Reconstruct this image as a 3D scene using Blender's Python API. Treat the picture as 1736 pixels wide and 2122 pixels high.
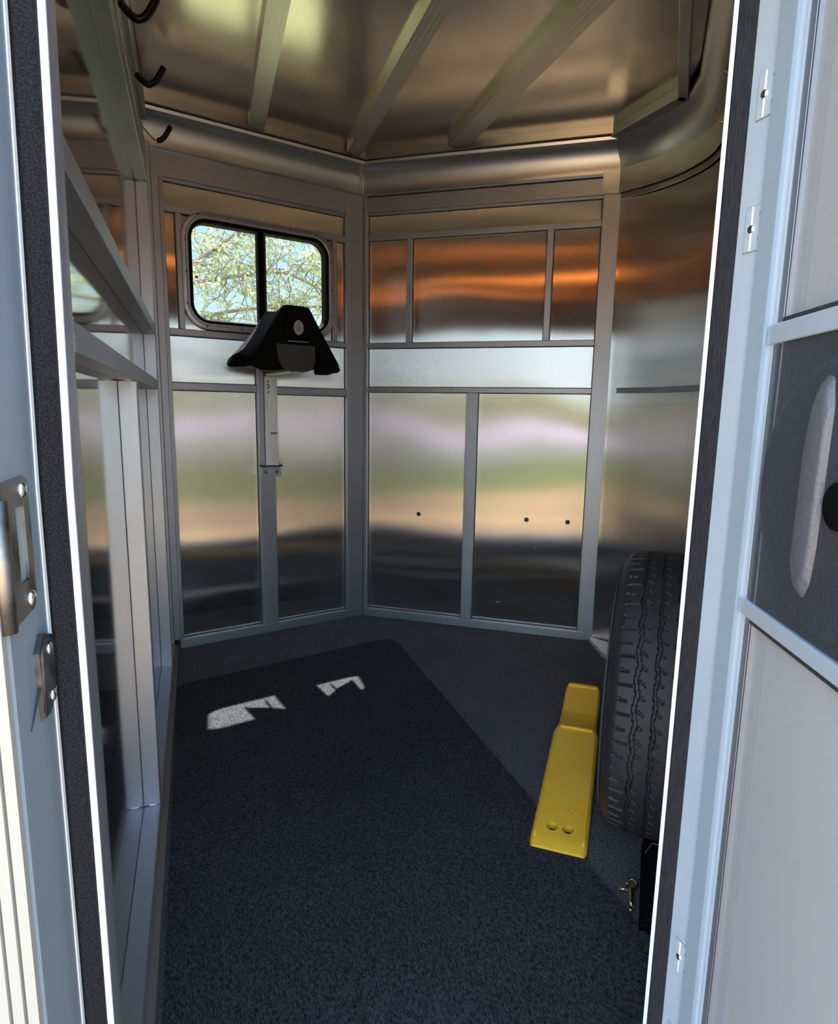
import bpy, bmesh, math, random
from mathutils import Vector, Matrix, noise
from math import sin, cos, pi, radians as R
for o in list(bpy.data.objects): bpy.data.objects.remove(o)
sc = bpy.context.scene
col = sc.collection
random.seed(7)

# ------------------------------------------------------------------ camera
cam = bpy.data.cameras.new('camera'); co = bpy.data.objects.new('camera', cam); col.objects.link(co)
cam.sensor_fit = 'HORIZONTAL'; cam.sensor_width = 36; cam.lens = 1272/1736*36; cam.clip_start = .01; cam.clip_end = 500
pit, rol, hd = R(9.44), R(.9645), R(19)
F = Vector((0, cos(pit), -sin(pit))); U0 = Vector((0, sin(pit), cos(pit))); R0 = Vector((1, 0, 0))
RR = R0*cos(rol)+U0*sin(rol); UU = -R0*sin(rol)+U0*cos(rol)
rot = Matrix.Rotation(-hd, 3, 'Z')
F, RR, UU = rot@F, rot@RR, rot@UU
co.matrix_world = Matrix(((RR.x, UU.x, -F.x, 0), (RR.y, UU.y, -F.y, 0), (RR.z, UU.z, -F.z, 1.02), (0, 0, 0, 1)))
sc.camera = co
sc.view_settings.view_transform = 'Standard'; sc.view_settings.look = 'None'
sc.view_settings.gamma = 1; sc.view_settings.use_curve_mapping = False
sc.view_settings.exposure = 1.0

# ------------------------------------------------------------------ sky and sun
SKY = 1.0; SUN = 13.0
w = bpy.data.worlds.new('sky'); sc.world = w; w.use_nodes = True
nt = w.node_tree; nt.nodes.clear()
out = nt.nodes.new('ShaderNodeOutputWorld'); bg = nt.nodes.new('ShaderNodeBackground')
tc = nt.nodes.new('ShaderNodeTexCoord'); sp = nt.nodes.new('ShaderNodeSeparateXYZ')
rp = nt.nodes.new('ShaderNodeValToRGB'); nz = nt.nodes.new('ShaderNodeTexNoise'); mx = nt.nodes.new('ShaderNodeMixRGB')
el = rp.color_ramp.elements
el[0].position = 0.0; el[0].color = (.80, .86, .90, 1)
el[1].position = 1.0; el[1].color = (.20, .42, .80, 1)
e = el.new(.18); e.color = (.56, .82, .95, 1)
e = el.new(.5); e.color = (.36, .62, .92, 1)
nz.inputs['Scale'].default_value = 2.2; nz.inputs['Detail'].default_value = 5
r2 = nt.nodes.new('ShaderNodeValToRGB'); r2.color_ramp.elements[0].position = .5; r2.color_ramp.elements[1].position = .72
mx.inputs['Color2'].default_value = (.95, .96, .97, 1)
nt.links.new(tc.outputs['Generated'], sp.inputs[0]); nt.links.new(sp.outputs['Z'], rp.inputs[0])
nt.links.new(tc.outputs['Generated'], nz.inputs['Vector']); nt.links.new(nz.outputs['Fac'], r2.inputs[0])
nt.links.new(r2.outputs[0], mx.inputs['Fac']); nt.links.new(rp.outputs[0], mx.inputs['Color1'])
nt.links.new(mx.outputs[0], bg.inputs[0])
az = nt.nodes.new('ShaderNodeMapRange'); az.interpolation_type = 'SMOOTHSTEP'
az.inputs['From Min'].default_value = .35; az.inputs['From Max'].default_value = -.6; az.inputs['To Min'].default_value = .62*SKY; az.inputs['To Max'].default_value = 3.2*SKY
nt.links.new(sp.outputs['Y'], az.inputs[0]); nt.links.new(az.outputs[0], bg.inputs[1])   # sky strength raised behind the camera, added to brighten the interior
nt.links.new(bg.outputs[0], out.inputs[0])
sl = bpy.data.lights.new('sun', 'SUN'); sl.energy = SUN; sl.angle = R(.53); sl.color = (1, .95, .86)
so = bpy.data.objects.new('sun', sl); col.objects.link(so)
so.rotation_euler = Vector((0.0, -.485, -1)).to_track_quat('-Z', 'Y').to_euler()

# ------------------------------------------------------------------ materials
def mat(name, base, rough=.5, metal=0., bump=None, vary=None, aniso=0., spec=.5, detail=None, stretch=None, tang=False):
    """bump=(scale,strength,distance) ; vary=(scale,colour2,lo,hi)"""
    m = bpy.data.materials.new(name); m.use_nodes = True; t = m.node_tree; b = t.nodes['Principled BSDF']
    b.inputs['Base Color'].default_value = (*base, 1); b.inputs['Roughness'].default_value = rough
    b.inputs['Metallic'].default_value = metal; b.inputs['Specular IOR Level'].default_value = spec
    c = t.nodes.new('ShaderNodeTexCoord'); mp = t.nodes.new('ShaderNodeMapping')
    if stretch: mp.inputs['Scale'].default_value = stretch
    t.links.new(c.outputs['Object'], mp.inputs[0])
    if vary:
        n = t.nodes.new('ShaderNodeTexNoise'); n.inputs['Scale'].default_value = vary[0]; n.inputs['Detail'].default_value = 6
        cr = t.nodes.new('ShaderNodeValToRGB'); cr.color_ramp.elements[0].position = vary[2]; cr.color_ramp.elements[1].position = vary[3]
        cr.color_ramp.elements[0].color = (*base, 1); cr.color_ramp.elements[1].color = (*vary[1], 1)
        t.links.new(mp.outputs[0], n.inputs['Vector']); t.links.new(n.outputs['Fac'], cr.inputs[0])
        t.links.new(cr.outputs[0], b.inputs['Base Color'])
    prev = None
    for bp in (bump or []):
        n = t.nodes.new('ShaderNodeTexNoise'); n.inputs['Scale'].default_value = bp[0]; n.inputs['Detail'].default_value = bp[3] if len(bp) > 3 else 2
        bn = t.nodes.new('ShaderNodeBump'); bn.inputs['Strength'].default_value = bp[1]; bn.inputs['Distance'].default_value = bp[2]
        if len(bp) > 4:
            m2 = t.nodes.new('ShaderNodeMapping'); m2.inputs['Scale'].default_value = bp[4]; t.links.new(c.outputs['Object'], m2.inputs[0]); t.links.new(m2.outputs[0], n.inputs['Vector'])
        else: t.links.new(mp.outputs[0], n.inputs['Vector'])
        t.links.new(n.outputs['Fac'], bn.inputs['Height'])
        if prev: t.links.new(prev.outputs[0], bn.inputs['Normal'])
        prev = bn
    if prev: t.links.new(prev.outputs[0], b.inputs['Normal'])
    if aniso:
        b.inputs['Anisotropic'].default_value = aniso
        tn = t.nodes.new('ShaderNodeTangent'); tn.direction_type = 'UV_MAP'
        t.links.new(tn.outputs[0], b.inputs['Tangent'])
    return m
M = {}
M['frame'] = mat('satin aluminium extrusion', (.41, .43, .49), .50, 1, bump=[(60, .05, .002)], vary=(3, (.46, .48, .53), .35, .7))
M['frame_warm'] = mat('aged aluminium roof bow', (.52, .50, .47), .38, 1, bump=[(60, .05, .002)], vary=(4, (.60, .57, .53), .35, .7))
M['panel'] = mat('mill finish aluminium sheet', (.76, .745, .72), .20, 1, bump=[(1.7, .6, .014, 0), (7, .25, .0012, 0)], vary=(2.0, (.80, .785, .76), .3, .7), aniso=1.0)
def brushed(m, r, an):
    # cold rolled sheet: sharp along the grain, spread across it
    t = m.node_tree; b = t.nodes['Principled BSDF']; o = [n for n in t.nodes if n.type == 'OUTPUT_MATERIAL'][0]
    g = t.nodes.new('ShaderNodeBsdfAnisotropic'); g.inputs['Roughness'].default_value = r; g.inputs['Anisotropy'].default_value = an
    for a_, c_ in (('Base Color', 'Color'), ('Normal', 'Normal'), ('Tangent', 'Tangent')):
        if b.inputs[a_].links: t.links.new(b.inputs[a_].links[0].from_socket, g.inputs[c_])
    t.links.new(g.outputs[0], o.inputs[0])
brushed(M['panel'], .225, -.84)
M['polished'] = mat('polished aluminium sheet', (.62, .62, .60), .07, 1, bump=[(2.2, .12, .01, 0)])
M['ceil'] = mat('ceiling aluminium sheet', (.55, .49, .42), .20, 1, bump=[(2.0, .55, .012, 0), (240, .03, .0006)], vary=(5, (.64, .58, .50), .3, .7))
M['cove'] = mat('extruded aluminium cove', (.60, .60, .63), .36, 1, bump=[(80, .04, .001)])
M['weld'] = mat('rough weld bead', (.55, .55, .55), .35, 1, bump=[(400, .6, .002)])
M['paint'] = mat('pale blue grey painted aluminium', (.46, .54, .65), .38, .25, bump=[(250, .05, .0005)], vary=(7, (.50, .57, .67), .35, .65))
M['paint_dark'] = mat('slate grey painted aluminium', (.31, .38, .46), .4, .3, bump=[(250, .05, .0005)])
M['white'] = mat('bright white painted edge', (.88, .90, .92), .35, .0)
M['ridge'] = mat('bright ridged aluminium moulding', (.34, .33, .31), .55, .1)
M['ridge_dark'] = mat('dark groove', (.10, .10, .11), .7)  # darker grey along the moulding grooves
M['foam'] = mat('charcoal foam weatherstrip', (.012, .0115, .014), .9, 0, bump=[(500, .8, .002, 4)], vary=(600, (.033, .031, .036), .4, .62), spec=.15)
M['seal'] = mat('dark grey door seal', (.014, .013, .017), .75, 0, bump=[(120, .4, .002)], vary=(200, (.028, .026, .032), .4, .6), stretch=(4, 4, .3), spec=.2)
M['black'] = mat('matt black plastic', (.003, .003, .0035), .8, 0, spec=.1, bump=[(120, .1, .001)])
M['black_grey'] = mat('dark grey plastic', (.026, .028, .033), .5, 0, bump=[(120, .1, .001)])
M['rubber'] = mat('black rubber sleeve', (.004, .004, .004), .3, spec=.2)
M['tyre'] = mat('tyre rubber', (.017, .017, .021), .62, 0, bump=[(90, .25, .002)], vary=(25, (.025, .025, .030), .35, .7))
M['groove'] = mat('dusty tyre groove', (.05, .05, .055), .8)
M['rim'] = mat('grey steel wheel', (.5, .5, .52), .4, 1)
M['yellow'] = mat('yellow moulded plastic', (.92, .52, .035), .42, 0, bump=[(60, .08, .001)], vary=(6, (.95, .60, .06), .35, .65))
M['yellow_worn'] = mat('scuffed yellow plastic', (.80, .46, .02), .55, 0, vary=(9, (.50, .34, .08), .48, .72))
M['grime'] = mat('dark scuff', (.25, .13, .01), .7)
M['steel'] = mat('worn zinc steel', (.30, .29, .28), .48, 1, bump=[(60, .3, .001)], vary=(26, (.09, .07, .055), .45, .66))
M['striker'] = mat('dark plated steel', (.035, .035, .04), .5, .3, bump=[(80, .3, .002)], vary=(40, (.12, .11, .11), .45, .7))
M['chrome'] = mat('zinc screw head', (.78, .78, .76), .22, 1)
M['brass'] = mat('brass', (.72, .58, .30), .25, 1)
M['badge'] = mat('silver grey badge', (.30, .30, .33), .45, .2)
M['badge_mark'] = mat('dark badge print', (.07, .07, .08), .5)
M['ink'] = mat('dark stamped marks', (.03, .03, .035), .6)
M['wornalu'] = mat('worn ribbed aluminium', (.86, .86, .88), .5, .5, vary=(30, (.70, .68, .70), .45, .7), stretch=(1, 1, .2))
M['dusty'] = mat('dusty aluminium', (.42, .36, .33), .5, 1, vary=(12, (.25, .16, .12), .45, .75))
M['tan'] = mat('tan floor edge strip', (.19, .165, .14), .6, .3)
M['bristle'] = mat('white door skin', (.90, .89, .92), .5, 0, bump=[(400, .12, .0006)])
M['moulded'] = mat('pebbled black plastic', (.040, .043, .055), .42, 0, bump=[(360, .9, .0022, 3)])
M['moulded_smooth'] = mat('pebbled grey grip', (.10, .10, .125), .38, 0, bump=[(260, .6, .0015, 3)])
M['bark'] = mat('bark', (.20, .15, .12), .9, bump=[(30, .6, .02)])
M['amber'] = mat('amber lamp lens', (1, .3, .05), .3)
b = M['amber'].node_tree.nodes['Principled BSDF']; b.inputs['Emission Color'].default_value = (1, .28, .05, 1); b.inputs['Emission Strength'].default_value = 26

def carpet(name, c1, c2, sc_, stretch, strength=1.0, c3=None):
    m = mat(name, c1, .97, 0, spec=.1)
    t = m.node_tree; b = t.nodes['Principled BSDF']; c = t.nodes.new('ShaderNodeTexCoord'); mp = t.nodes.new('ShaderNodeMapping')
    mp.inputs['Scale'].default_value = stretch; t.links.new(c.outputs['Object'], mp.inputs[0])
    n = t.nodes.new('ShaderNodeTexNoise'); n.inputs['Scale'].default_value = sc_; n.inputs['Detail'].default_value = 8; n.inputs['Roughness'].default_value = .75
    n2 = t.nodes.new('ShaderNodeTexNoise'); n2.inputs['Scale'].default_value = 5; n2.inputs['Detail'].default_value = 3
    cr = t.nodes.new('ShaderNodeValToRGB'); cr.color_ramp.elements[0].position = .38; cr.color_ramp.elements[1].position = .66
    cr.color_ramp.elements[0].color = (*c1, 1); cr.color_ramp.elements[1].color = (*c2, 1)
    mm = t.nodes.new('ShaderNodeMixRGB'); mm.blend_type = 'MULTIPLY'; mm.inputs[0].default_value = .5
    t.links.new(mp.outputs[0], n.inputs['Vector']); t.links.new(n.outputs['Fac'], cr.inputs[0]); t.links.new(c.outputs['Object'], n2.inputs['Vector'])
    t.links.new(cr.outputs[0], mm.inputs[1]); t.links.new(n2.outputs['Fac'], mm.inputs[2])
    mm.inputs[0].default_value = .35
    t.links.new(mm.outputs[0], b.inputs['Base Color'])
    bn = t.nodes.new('ShaderNodeBump'); bn.inputs['Strength'].default_value = strength; bn.inputs['Distance'].default_value = .006
    t.links.new(n.outputs['Fac'], bn.inputs['Height']); t.links.new(bn.outputs[0], b.inputs['Normal'])
    return m
M['carpet'] = carpet('blue grey needle carpet', (.065, .067, .080), (.27, .275, .31), 140, (1, 1.4, 1))
M['rug'] = carpet('dark navy ribbed mat', (.009, .010, .015), (.14, .145, .17), 190, (1.6, .7, 1), 1.0)

def mesh_screen():
    m = bpy.data.materials.new('fine insect mesh'); m.use_nodes = True; t = m.node_tree; b = t.nodes['Principled BSDF']
    b.inputs['Base Color'].default_value = (.50, .50, .54, 1); b.inputs['Roughness'].default_value = .5
    c = t.nodes.new('ShaderNodeTexCoord'); s = t.nodes.new('ShaderNodeSeparateXYZ'); t.links.new(c.outputs['UV'], s.inputs[0])
    outs = []
    for ax in 'XY':
        a = t.nodes.new('ShaderNodeMath'); a.operation = 'MULTIPLY'; a.inputs[1].default_value = 1/.0017
        fr = t.nodes.new('ShaderNodeMath'); fr.operation = 'FRACT'; l = t.nodes.new('ShaderNodeMath'); l.operation = 'LESS_THAN'; l.inputs[1].default_value = .30
        t.links.new(s.outputs[ax], a.inputs[0]); t.links.new(a.outputs[0], fr.inputs[0]); t.links.new(fr.outputs[0], l.inputs[0]); outs.append(l)
    mxn = t.nodes.new('ShaderNodeMath'); mxn.operation = 'MAXIMUM'
    t.links.new(outs[0].outputs[0], mxn.inputs[0]); t.links.new(outs[1].outputs[0], mxn.inputs[1]); t.links.new(mxn.outputs[0], b.inputs['Alpha'])
    return m
M['mesh'] = mesh_screen()

def glass():
    m = bpy.data.materials.new('clear window glass'); m.use_nodes = True; t = m.node_tree; t.nodes.clear()
    o = t.nodes.new('ShaderNodeOutputMaterial'); tr = t.nodes.new('ShaderNodeBsdfTransparent'); g = t.nodes.new('ShaderNodeBsdfGlossy')
    g.inputs['Roughness'].default_value = .02; tr.inputs[0].default_value = (.97, .985, .98, 1)
    mi = t.nodes.new('ShaderNodeMixShader'); mi.inputs[0].default_value = .04
    t.links.new(tr.outputs[0], mi.inputs[1]); t.links.new(g.outputs[0], mi.inputs[2]); t.links.new(mi.outputs[0], o.inputs[0])
    return m
M['glass'] = glass()

def leafmat():
    m = mat('glossy olive leaf', (.20, .25, .11), .45, 0, vary=(3.0, (.44, .46, .25), .35, .65))
    t = m.node_tree; b = t.nodes['Principled BSDF']; o = [n for n in t.nodes if n.type == 'OUTPUT_MATERIAL'][0]
    tr = t.nodes.new('ShaderNodeBsdfTranslucent'); tr.inputs[0].default_value = (.46, .52, .26, 1); mi = t.nodes.new('ShaderNodeMixShader'); mi.inputs[0].default_value = .45
    t.links.new(b.outputs[0], mi.inputs[1]); t.links.new(tr.outputs[0], mi.inputs[2]); t.links.new(mi.outputs[0], o.inputs[0])
    return m
M['leaf'] = leafmat()

def groundmat():
    m = bpy.data.materials.new('yard ground'); m.use_nodes = True; t = m.node_tree; b = t.nodes['Principled BSDF']; b.inputs['Roughness'].default_value = .95
    c = t.nodes.new('ShaderNodeTexCoord'); s = t.nodes.new('ShaderNodeSeparateXYZ'); n = t.nodes.new('ShaderNodeTexNoise'); n.inputs['Scale'].default_value = .6; n.inputs['Detail'].default_value = 4
    ad = t.nodes.new('ShaderNodeMath'); ad.operation = 'MULTIPLY_ADD'; ad.inputs[1].default_value = 2.2
    t.links.new(c.outputs['Object'], n.inputs['Vector']); t.links.new(c.outputs['Object'], s.inputs[0]); t.links.new(n.outputs['Fac'], ad.inputs[0]); t.links.new(s.outputs['Y'], ad.inputs[2])
    mr = t.nodes.new('ShaderNodeMapRange'); mr.inputs['From Min'].default_value = -90; mr.inputs['From Max'].default_value = 10
    t.links.new(ad.outputs[0], mr.inputs[0])
    r = t.nodes.new('ShaderNodeValToRGB'); E_ = r.color_ramp.elements; r.color_ramp.interpolation = 'LINEAR'
    p = lambda y: (y+1.1+90)/100
    E_[0].position = 0; E_[0].color = (.10, .13, .04, 1); E_[1].position = 1; E_[1].color = (.17, .18, .09, 1)
    for y, cc in [(-61, (.12, .15, .05)), (-59, (.58, .47, .58)), (-20, (.66, .54, .65)), (-18, (.26, .26, .24)), (-11.5, (.30, .30, .27)), (-10.5, (.17, .20, .06)), (-4.9, (.22, .25, .07)), (-4.4, (.66, .43, .22)), (.5, (.50, .34, .20)), (2.4, (.19, .19, .10))]:
        q = E_.new(p(y)); q.color = (*cc, 1)
    t.links.new(mr.outputs[0], r.inputs[0])
    n3 = t.nodes.new('ShaderNodeTexNoise'); n3.inputs['Scale'].default_value = 9; n3.inputs['Detail'].default_value = 6
    mm = t.nodes.new('ShaderNodeMixRGB'); mm.blend_type = 'OVERLAY'; mm.inputs[0].default_value = .5
    t.links.new(c.outputs['Object'], n3.inputs['Vector']); t.links.new(r.outputs[0], mm.inputs[1]); t.links.new(n3.outputs['Fac'], mm.inputs[2])
    t.links.new(mm.outputs[0], b.inputs['Base Color'])
    return m
M['ground'] = groundmat()

# ------------------------------------------------------------------ helpers
def finish(name, bm, m, parent=None, smooth=False, loc=None, autos=None):
    bmesh.ops.recalc_face_normals(bm, faces=bm.faces)
    me = bpy.data.meshes.new(name); bm.to_mesh(me); bm.free()
    if isinstance(m, (list, tuple)):
        for x in m: me.materials.append(M[x])
    else: me.materials.append(M[m])
    if smooth: me.shade_smooth()
    if autos: me.shade_smooth(); me.set_sharp_from_angle(angle=R(autos))
    o = bpy.data.objects.new(name, me); col.objects.link(o)
    if parent is not None: o.parent = parent
    return o
def uvbox(bm, faces=None):
    uv = bm.loops.layers.uv.verify()
    for f in bm.faces:
        n = f.normal
        if n.length < .1: f.normal_update(); n = f.normal
        if abs(n.z) > .7:
            for l in f.loops: l[uv].uv = (l.vert.co.x, l.vert.co.y)
        else:
            h = Vector((-n.y, n.x, 0)).normalized()
            for l in f.loops: l[uv].uv = (l.vert.co.dot(h), l.vert.co.z)
def prism(bm, poly, z0, z1, mi=0):
    """vertical prism over a plan polygon"""
    a = [bm.verts.new((x, y, z0)) for x, y in poly]; b = [bm.verts.new((x, y, z1)) for x, y in poly]
    fs = [bm.faces.new(a[::-1]), bm.faces.new(b)]
    n = len(poly)
    for i in range(n): fs.append(bm.faces.new((a[i], a[(i+1) % n], b[(i+1) % n], b[i])))
    for f in fs: f.material_index = mi
    return a+b, fs
def bevel(bm, w, seg=2, verts=None):
    es = [e for e in bm.edges if len(e.link_faces) == 2 and e.calc_face_angle(0) > R(50)]
    bmesh.ops.bevel(bm, geom=es, offset=w, segments=seg, affect='EDGES', profile=.5)
def frm(P, Q):
    """wall coordinate system: s along P->Q, n towards the room (camera side)"""
    P = Vector((*P, 0)); Q = Vector((*Q, 0)); d = (Q-P).normalized(); n = Vector((d.y, -d.x, 0))
    return P, d, n
def wb(bm, W, s0, s1, z0, z1, n0, n1):
    P, d, n = W
    poly = [P+d*s0+n*n0, P+d*s1+n*n0, P+d*s1+n*n1, P+d*s0+n*n1]
    return prism(bm, [(p.x, p.y) for p in poly], z0, z1)
def wbox(name, W, s0, s1, z0, z1, n0, n1, m, parent, bev=.0018):
    bm = bmesh.new(); wb(bm, W, s0, s1, z0, z1, n0, n1)
    bmesh.ops.recalc_face_normals(bm, faces=bm.faces)
    if bev: bevel(bm, bev)
    bm.normal_update(); uvbox(bm)
    return finish(name, bm, m, parent)
def offset_path(pts, o):
    """offset an open plan path to its right-hand side (n = (dy,-dx)) with mitred joints"""
    res = []
    for i, p in enumerate(pts):
        p = Vector(p)
        d0 = (p-Vector(pts[i-1])).normalized() if i else None
        d1 = (Vector(pts[i+1])-p).normalized() if i < len(pts)-1 else None
        if d0 is None: d0 = d1
        if d1 is None: d1 = d0
        n0 = Vector((d0.y, -d0.x)); n1 = Vector((d1.y, -d1.x)); b = (n0+n1).normalized()
        res.append(p+b*(o/max(.35, b.dot(n0))))
    return [(r.x, r.y) for r in res]
def loft(name, path, prof, m, parent, smooth=30, thick=None):
    """prof = list of (inset, z); sweeps along the path"""
    bm = bmesh.new(); rows = []
    for o, z in prof:
        rows.append([bm.verts.new((x, y, z)) for x, y in offset_path(path, o)])
    uv = bm.loops.layers.uv.verify()
    L = [0]
    for i in range(1, len(path)): L.append(L[-1]+(Vector(path[i])-Vector(path[i-1])).length)
    for j in range(len(rows)-1):
        for i in range(len(path)-1):
            f = bm.faces.new((rows[j][i], rows[j][i+1], rows[j+1][i+1], rows[j+1][i]))
            for l, (ii, jj) in zip(f.loops, ((i, j), (i+1, j), (i+1, j+1), (i, j+1))): l[uv].uv = (L[ii], prof[jj][1])
    return finish(name, bm, m, parent, autos=smooth)
def closed_loft(name, path, prof, m, parent, smooth=30):
    """like loft but prof is a closed section, ends capped"""
    bm = bmesh.new(); n = len(prof)
    offs = [offset_path(path, o) for o, z in prof]
    rings = [[bm.verts.new((offs[k][i][0], offs[k][i][1], prof[k][1])) for k in range(n)] for i in range(len(path))]
    for i in range(len(path)-1):
        for k in range(n): bm.faces.new((rings[i][k], rings[i+1][k], rings[i+1][(k+1) % n], rings[i][(k+1) % n]))
    bm.faces.new(rings[0]); bm.faces.new(rings[-1][::-1])
    bmesh.ops.recalc_face_normals(bm, faces=bm.faces); bm.normal_update(); uvbox(bm)
    return finish(name, bm, m, parent, autos=smooth)
def tube(bm, pts, r, seg=10, cap=True, mi=0, flat=None):
    pts = [Vector(p) for p in pts]; rr = r if isinstance(r, (list, tuple)) else [r]*len(pts); rings = []
    up = Vector((0, 0, 1)); prevn = None
    for i, p in enumerate(pts):
        t = ((pts[min(i+1, len(pts)-1)]-pts[max(i-1, 0)])).normalized()
        if prevn is None:
            a = up if abs(t.dot(up)) < .9 else Vector((1, 0, 0)); n = t.cross(a).normalized()
        else: n = (prevn-t*prevn.dot(t)).normalized()
        prevn = n; bb = t.cross(n)
        rings.append([bm.verts.new(p+n*cos(2*pi*k/seg)*rr[i]*(flat or 1)+bb*sin(2*pi*k/seg)*rr[i]) for k in range(seg)])
    for a, b in zip(rings, rings[1:]):
        for k in range(seg):
            f = bm.faces.new((a[k], a[(k+1) % seg], b[(k+1) % seg], b[k])); f.material_index = mi
    if cap:
        bm.faces.new(rings[0][::-1]).material_index = mi; bm.faces.new(rings[-1]).material_index = mi
def disc(bm, c, ax, r, h, seg=18, dome=.5):
    """screw/rivet head: short dome along axis"""
    ax = Vector(ax).normalized(); a = Vector((0, 0, 1)) if abs(ax.z) < .9 else Vector((1, 0, 0)); u = ax.cross(a).normalized(); v = ax.cross(u); c = Vector(c)
    rings = []
    for rr, hh in ((1, 0), (1, .35), (.8, .8), (.4, 1)):
        rings.append([bm.verts.new(c+(u*cos(2*pi*k/seg)+v*sin(2*pi*k/seg))*r*rr+ax*h*hh) for k in range(seg)])
    for x, y in zip(rings, rings[1:]):
        for k in range(seg): bm.faces.new((x[k], x[(k+1) % seg], y[(k+1) % seg], y[k]))
    bm.faces.new(rings[-1]); bm.faces.new(rings[0][::-1])
def struct(o): o['kind'] = 'structure'; return o
def tag(o, label, cat, group=None, kind=None):
    o['label'] = label; o['category'] = cat
    if group: o['group'] = group
    if kind: o['kind'] = kind
    return o
def empty(name, loc=(0, 0, 0), rz=0):
    o = bpy.data.objects.new(name, None); col.objects.link(o); o.location = loc; o.rotation_euler = (0, 0, rz); return o
def smoothpath(pts, n=6):
    """catmull-rom"""
    P = [Vector(p) for p in pts]; P = [P[0]*2-P[1]]+P+[P[-1]*2-P[-2]]; out = []
    for i in range(1, len(P)-2):
        for k in range(n):
            t = k/n; a, b, c, d = P[i-1], P[i], P[i+1], P[i+2]
            out.append(.5*((2*b)+(-a+c)*t+(2*a-5*b+4*c-d)*t*t+(-a+3*b-3*c+d)*t**3))
    out.append(P[-2]); return out

# ------------------------------------------------------------------ plan of the tack room
CZ = 2.115                                       # ceiling sheet height
L_ = (-.141, 2.674); K_ = (.705, 2.885); R_ = (1.587, 2.264)
CORN = [tuple(v) for v in smoothpath([(1.612, 2.247), (1.662, 2.165), (1.694, 2.06), (1.70, 1.94), (1.68, 1.82), (1.62, 1.70)], 5)]
NOSE = (.800, .690)
WB = frm(L_, K_); WC = frm(K_, R_)
LB = (Vector(K_)-Vector(L_)).length; LC = (Vector(R_)-Vector(K_)).length
lwall = lambda Y, o: o-.0175*Y                     # left wall runs 1 degree off square
# --- floor
bm = bmesh.new()
fl = [(-.26, .50), (-.26, 2.72), (-.15, 2.72), (.71, 2.94), (1.62, 2.30), (1.78, 2.2), (1.80, 1.8), (1.68, 1.60), (.86, .60), (.80, .50)]
prism(bm, fl[::-1], -.045, 0)
uvbox(bm); floor = struct(finish('floor', bm, 'carpet'))
# --- rug
def rounded(poly, rad, seg=6):
    outp = []
    n = len(poly)
    for i, p in enumerate(poly):
        p = Vector(p); a = Vector(poly[i-1]); b = Vector(poly[(i+1) % n]); r = rad[i] if isinstance(rad, (list, tuple)) else rad
        if r <= 0: outp.append(tuple(p)); continue
        p0 = p+(a-p).normalized()*r; p1 = p+(b-p).normalized()*r
        for k in range(seg+1):
            t = k/seg; q = p0*(1-t)**2+p*2*t*(1-t)+p1*t*t; outp.append(tuple(q))
    return outp
bm = bmesh.new()
rugp = rounded([(-.098, .632), (.786, .632), (.757, 2.532), (-.139, 2.288)], [.02, .02, .085, .06])
prism(bm, rugp, .0005, .009); bevel(bm, .003)
rug = finish('rug', bm, 'rug'); tag(rug, 'long dark navy ribbed mat with rounded corners lying on the blue-grey carpet', 'rug')
# --- ceiling
bm = bmesh.new()
prism(bm, fl[::-1], CZ, CZ+.05); uvbox(bm); ceiling = struct(finish('ceiling', bm, 'ceil'))
bows = [(.192, .252, .63, 2.66), (.600, .660, .63, 2.76), (.972, 1.050, .98, 2.54)]
for x0, x1, y0, y1 in bows:
    bm = bmesh.new(); prism(bm, [(x0, y0), (x1, y0), (x1, y1+.012), (x0, y1-.012)] if x0 < .7 else [(x0, y0), (x1, y0+.07), (x1, y1-.05), (x0, y1)], 2.083, CZ+.001); bevel(bm, .002)
    for q in (x0+.012, x0+.03, x0+.046):
        prism(bm, [(q, y0+.02), (q+.0035, y0+.02), (q+.0035, y1-.06), (q, y1-.06)], 2.0822, 2.0835)
    uvbox(bm); finish('roof_bow', bm, 'frame_warm', ceiling)
# cove and ceiling edge along both far walls
def L_path(ext=.08):
    P = Vector(L_)-Vector((WB[1].x, WB[1].y))*ext
    return [tuple(P), K_, (1.634, 2.231)]
coveprof = [(0, 1.962), (.004, 1.968), (.002, 1.975), (.005, 2.0), (.014, 2.03), (.030, 2.055), (.052, 2.071), (.064, 2.073), (.068, 2.083), (.058, 2.085), (-.03, 2.09), (-.03, 1.962)]
wall_back = None
# --- left wall
bm = bmesh.new()
N = 40
prism(bm, [(lwall(.55, -.155), .55), (lwall(2.72, -.155), 2.72), (lwall(2.72, -.175), 2.72), (lwall(.55, -.175), .55)][::-1], 0, CZ)
uvbox(bm); wall_left = struct(finish('wall_left', bm, 'polished'))
def lbox(name, y0, y1, z0, z1, m='frame', o0=-.155, o1=-.117, bev=.0015):
    bm = bmesh.new()
    prism(bm, [(lwall(y0, o0), y0), (lwall(y0, o1), y0), (lwall(y1, o1), y1), (lwall(y1, o0), y1)], z0, z1); bmesh.ops.recalc_face_normals(bm, faces=bm.faces)
    if bev: bevel(bm, bev)
    uvbox(bm); return finish(name, bm, m, wall_left)
lbox('base_rail', .62, 2.67, 0, .052)
lbox('floor_ledge', .62, 2.67, .0, .02, 'tan', -.117, -.102, .001)
lbox('post', .705, .75, .052, CZ); lbox('post', 1.50, 1.54, .052, 1.075); lbox('post', 2.375, 2.415, .045, 1.755); lbox('post', 2.60, 2.665, .04, 1.965)
lbox('rail', .75, 2.40, 1.075, 1.108); lbox('rail', .75, 2.40, 1.262, 1.298); lbox('rail', .75, 2.42, 1.755, 1.80)
lbox('hook_rail', .75, 2.56, 1.90, 1.955, 'frame', -.155, -.128); lbox('rail', .75, 2.60, 2.03, 2.10, 'frame', -.155, -.122)
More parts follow.
